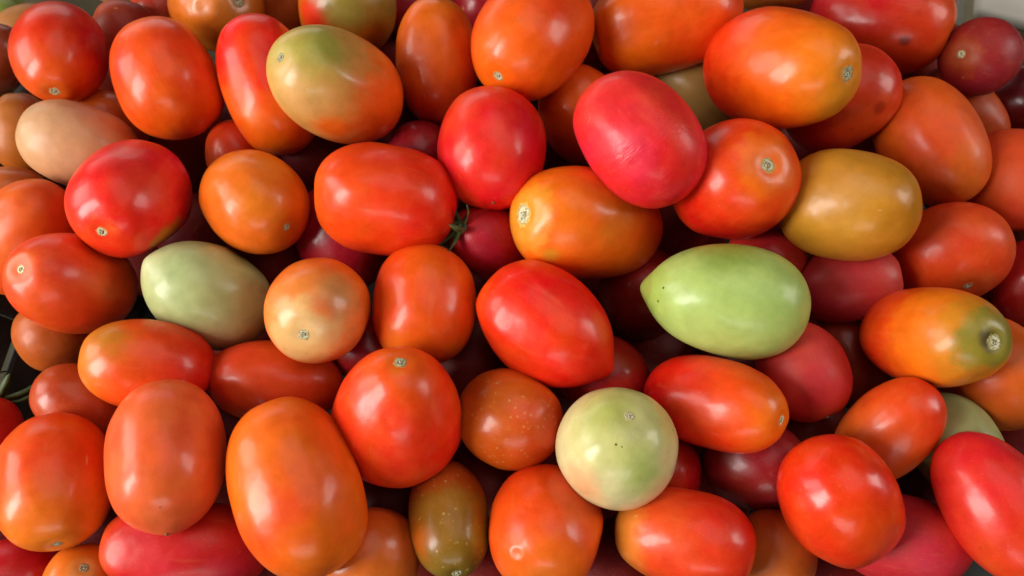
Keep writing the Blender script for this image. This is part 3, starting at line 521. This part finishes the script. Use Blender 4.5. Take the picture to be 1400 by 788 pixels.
def scar_material(R, seed, edge):
    t = NT('stem_scar_mat')
    rnd = random.Random(seed)
    obj = t.n('ShaderNodeTexCoord').outputs['Object']
    sep = t.n('ShaderNodeSeparateXYZ'); t.put(sep.inputs[0], obj)
    rho = t.math('SQRT', t.math('ADD', t.math('MULTIPLY', sep.outputs[0], sep.outputs[0]), t.math('MULTIPLY', sep.outputs[1], sep.outputs[1])))
    nz = t.noise(obj, 900, 3, 0.6)
    f = t.math('ADD', t.math('DIVIDE', rho, R), t.math('MULTIPLY', t.math('SUBTRACT', nz, 0.5), 1.3), clamp=True)
    k = rnd.uniform(0.82, 1.12)
    sc = lambda c: lin(tuple(x * k for x in c))
    c = t.ramp(f, [(0.0, sc((130, 122, 90))), (0.24, sc((104, 98, 66))), (0.36, sc((196, 192, 156))), (0.58, sc((204, 198, 160))), (0.72, sc((146, 136, 90))), (0.92, lin(edge))])
    crack = t.noise(obj, 1500, 4, 0.7)
    inner = t.remap(f, 0.55, 0.85, 1.0, 0.0)
    c = t.mix(t.math('MULTIPLY', t.remap(crack, 0.47, 0.36, 0.0, 0.65), inner), c, lin((58, 48, 28)))
    t.put(t.bsdf.inputs['Base Color'], c)
    t.bsdf.inputs['Roughness'].default_value = 0.75
    bump = t.n('ShaderNodeBump'); bump.inputs['Strength'].default_value = 0.6; bump.inputs['Distance'].default_value = 0.0006
    t.put(bump.inputs['Height'], nz); t.put(t.bsdf.inputs['Normal'], bump.outputs[0])
    return t.m

def surface_at(body, th, rho):
    """point of the body near the stem pole at radius rho (metres)"""
    lo, hi = 0.0, math.pi / 2
    for _ in range(22):
        m = (lo + hi) / 2
        q = body.point(th, m)
        if math.hypot(q.x, q.y) < rho: lo = m
        else: hi = m
    return body.point(th, (lo + hi) / 2)

def make_scar(body, R, parent, seed, edge):
    rnd = random.Random(seed)
    nt, nr = 26, 10
    pole = body.point(0, 0)
    jag = [1 + rnd.uniform(-0.08, 0.08) for _ in range(nt)]
    ecc = [rnd.uniform(0.8, 1.2), rnd.uniform(0, math.tau)]
    def lift(f):
        ring = 0.10 * math.exp(-((f - 0.55) / 0.16) ** 2)
        edge = -0.06 * max(0, (f - 0.8) / 0.2)
        return (0.035 + ring * 0.7 + edge - 0.05 * math.exp(-(f / 0.3) ** 2)) * R
    def grid(fn, nr):
        verts = [fn(0, 0, 0)]; faces = []
        for j in range(1, nr + 1):
            for i in range(nt): verts.append(fn(i, math.tau * i / nt, j / nr))
        for i in range(nt): faces.append((0, 1 + i, 1 + (i + 1) % nt))
        for j in range(nr - 1):
            a = 1 + j * nt; b_ = a + nt
            for i in range(nt):
                i2 = (i + 1) % nt
                faces.append((a + i, b_ + i, b_ + i2, a + i2))
        return verts, faces
    def disc(i, th, f):
        if f == 0: return pole + Vector((0, 0, lift(0)))
        rr = R * f * (1 + (jag[i] - 1) * f) * (1 + (ecc[0] - 1) * 0.6 * math.cos(2 * (th - ecc[1])))
        q = surface_at(body, th, rr)
        return q + Vector((0, 0, lift(f) + rnd.uniform(-0.035, 0.035) * R))
    v, fc = grid(disc, nr)
    me = bpy.data.meshes.new('stem_scar'); me.from_pydata(v, [], fc)
    me.polygons.foreach_set('use_smooth', [True] * len(me.polygons))
    s = new_object('stem_scar', me, scar_material(R, seed, edge), parent)
    # the torn stub of the stalk in the middle: an uneven hollow ring
    off = Vector((rnd.uniform(-0.1, 0.1), rnd.uniform(-0.1, 0.1), 0)) * R
    kr = rnd.uniform(0.24, 0.34); jr = [1 + rnd.uniform(-0.2, 0.2) for _ in range(nt)]
    def stub(i, th, f):
        z = {0: 0.06}.get(f, 0.06 + 0.20 * math.exp(-((f - 0.68) / 0.2) ** 2) - 0.14 * max(0, (f - 0.8) / 0.2))
        rr = R * kr * f * jr[i]
        return pole + off + Vector((math.cos(th) * rr, math.sin(th) * rr * 0.9, (z + 0.02) * R + rnd.uniform(-0.02, 0.02) * R))
    v, fc = grid(stub, 5)
    me = bpy.data.meshes.new('stalk_stub'); me.from_pydata(v, [], fc)
    me.polygons.foreach_set('use_smooth', [True] * len(me.polygons))
    new_object('stalk_stub', me, STUBM, s)
    return s

STUBM = matte('stub_cork', (150, 140, 104), (206, 198, 164), 0.85, 700)

def make_tip(body, R, parent):
    pole = body.point(0, math.pi)
    bm = bmesh.new()
    bmesh.ops.create_uvsphere(bm, u_segments=10, v_segments=6, radius=R)
    for v in bm.verts:
        v.co = Vector((v.co.x * (1 + 0.25 * noise.noise(v.co * 900)), v.co.y * 0.8, v.co.z * 0.5)) + pole
    return bm_object('blossom_scar', bm, TIPM, parent, True)

TIPM = matte('tip_brown', (104, 66, 30), (150, 104, 52), 0.8, 300)

def leaf_material():
    t = NT('sepal_green')
    obj = t.n('ShaderNodeTexCoord').outputs['Object']
    a = t.noise(obj, 200, 3)
    t.put(t.bsdf.inputs['Base Color'], t.ramp(a, [(0.25, lin((40, 48, 18))), (0.55, lin((66, 82, 34))), (0.8, lin((120, 124, 74)))]))
    t.bsdf.inputs['Roughness'].default_value = 0.6
    return t.m
LEAF = leaf_material()

def make_calyx(body, parent, seed):
    rnd = random.Random(seed)
    pole = body.point(0, 0)
    # stalk with a knuckle
    bm = bmesh.new()
    rings = [(0, 0.0042), (0.0015, 0.0030), (0.0028, 0.0017), (0.0042, 0.0012)]
    prev = None
    for z, r in rings:
        ring = [bm.verts.new(pole + Vector((math.cos(a) * r + z * 0.35, math.sin(a) * r + z * 0.15, z))) for a in [k * math.tau / 10 for k in range(10)]]
        if prev:
            for k in range(10): bm.faces.new((prev[k], prev[(k + 1) % 10], ring[(k + 1) % 10], ring[k]))
        prev = ring
    bm.faces.new(prev)
    hub = bm_object('calyx', bm, LEAF, parent, True)
    for k in range(6):
        az = k * math.tau / 6 + rnd.uniform(-0.2, 0.2)
        L = rnd.uniform(0.016, 0.023); curl = rnd.uniform(0.6, 2.6)
        bm = bmesh.new(); prev = None
        n = 12; x, z, ang = 0.001, 0.0012, 0.1
        tw = rnd.uniform(-0.6, 0.6)
        for i in range(n + 1):
            f = i / n
            w = 0.0024 * (0.75 + 0.6 * f) * (1 - f) ** 0.55 + 0.00025
            side = Vector((0, 1, 0)); nz = Vector((-math.sin(ang), 0, math.cos(ang)))
            sd = (side * math.cos(tw * f) + nz * math.sin(tw * f))
            c = Vector((x, 0, z))
            th = 0.0005
            ring = [bm.verts.new(c + sd * w + nz * 0.0006 * (1 - f)), bm.verts.new(c + nz * th * 0.2), bm.verts.new(c - sd * w + nz * 0.0006 * (1 - f)), bm.verts.new(c - nz * th)]
            if prev:
                for a in range(4): bm.faces.new((prev[a], prev[(a + 1) % 4], ring[(a + 1) % 4], ring[a]))
            else: bm.faces.new(ring[::-1])
            prev = ring
            ang += curl / n; x += math.cos(ang) * L / n; z += math.sin(ang) * L / n
        bm.faces.new(prev)
        R = Matrix.Rotation(az, 4, 'Z')
        bmesh.ops.transform(bm, matrix=Matrix.Translation(pole) @ R, verts=bm.verts)
        bm_object('sepal', bm, LEAF, hub, True)
    return hub

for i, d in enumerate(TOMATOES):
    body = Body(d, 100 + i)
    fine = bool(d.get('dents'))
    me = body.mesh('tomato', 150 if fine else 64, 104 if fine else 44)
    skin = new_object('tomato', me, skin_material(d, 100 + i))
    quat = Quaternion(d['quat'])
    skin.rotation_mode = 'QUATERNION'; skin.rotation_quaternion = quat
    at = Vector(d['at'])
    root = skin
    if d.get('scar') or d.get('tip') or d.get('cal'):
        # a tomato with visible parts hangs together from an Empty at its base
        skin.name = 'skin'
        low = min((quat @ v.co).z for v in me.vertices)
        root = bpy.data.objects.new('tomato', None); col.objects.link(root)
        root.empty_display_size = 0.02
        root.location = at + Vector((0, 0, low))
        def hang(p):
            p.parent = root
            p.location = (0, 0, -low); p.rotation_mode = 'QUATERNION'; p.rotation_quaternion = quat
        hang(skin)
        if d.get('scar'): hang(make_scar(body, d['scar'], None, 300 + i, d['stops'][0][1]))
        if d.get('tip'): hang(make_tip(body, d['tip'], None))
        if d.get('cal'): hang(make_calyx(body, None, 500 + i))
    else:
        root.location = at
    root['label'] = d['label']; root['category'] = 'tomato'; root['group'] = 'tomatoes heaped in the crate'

# tomatoes buried under the top ones: a few shared bodies, skins painted darker to deepen the gap shade
KINDS = []
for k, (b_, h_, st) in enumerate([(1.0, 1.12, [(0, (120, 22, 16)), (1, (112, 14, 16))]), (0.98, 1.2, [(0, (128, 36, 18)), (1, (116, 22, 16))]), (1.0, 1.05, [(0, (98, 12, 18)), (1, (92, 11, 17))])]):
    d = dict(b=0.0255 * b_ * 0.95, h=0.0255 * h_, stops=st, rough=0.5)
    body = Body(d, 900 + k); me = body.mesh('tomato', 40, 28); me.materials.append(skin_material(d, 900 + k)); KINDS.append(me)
for i, (p, ax, r, label) in enumerate(BURIED):
    o = bpy.data.objects.new('tomato', KINDS[i % 3]); col.objects.link(o)
    o.location = p; o.rotation_mode = 'QUATERNION'; o.rotation_quaternion = Vector(ax).to_track_quat('Z', 'Y')
    o.scale = (r / 0.0255,) * 3
    o['label'] = label
    o['category'] = 'tomato'; o['group'] = 'tomatoes buried in the dark gaps'

# green tomato lying on the ground behind the left corner
d = dict(b=0.026, h=0.034, stops=[(0, (120, 134, 50)), (1, (140, 150, 60))], rough=0.4)
body = Body(d, 990); o = new_object('tomato', body.mesh('tomato', 40, 28), skin_material(d, 990))
o.location = (-0.452, 0.362, 0.014); o.rotation_euler = (1.4, 0.3, 0.5)
o['label'] = 'blurred green tomato lying apart behind the heap at the top left corner'; o['category'] = 'tomato'; o['group'] = 'tomatoes lying behind the heap'
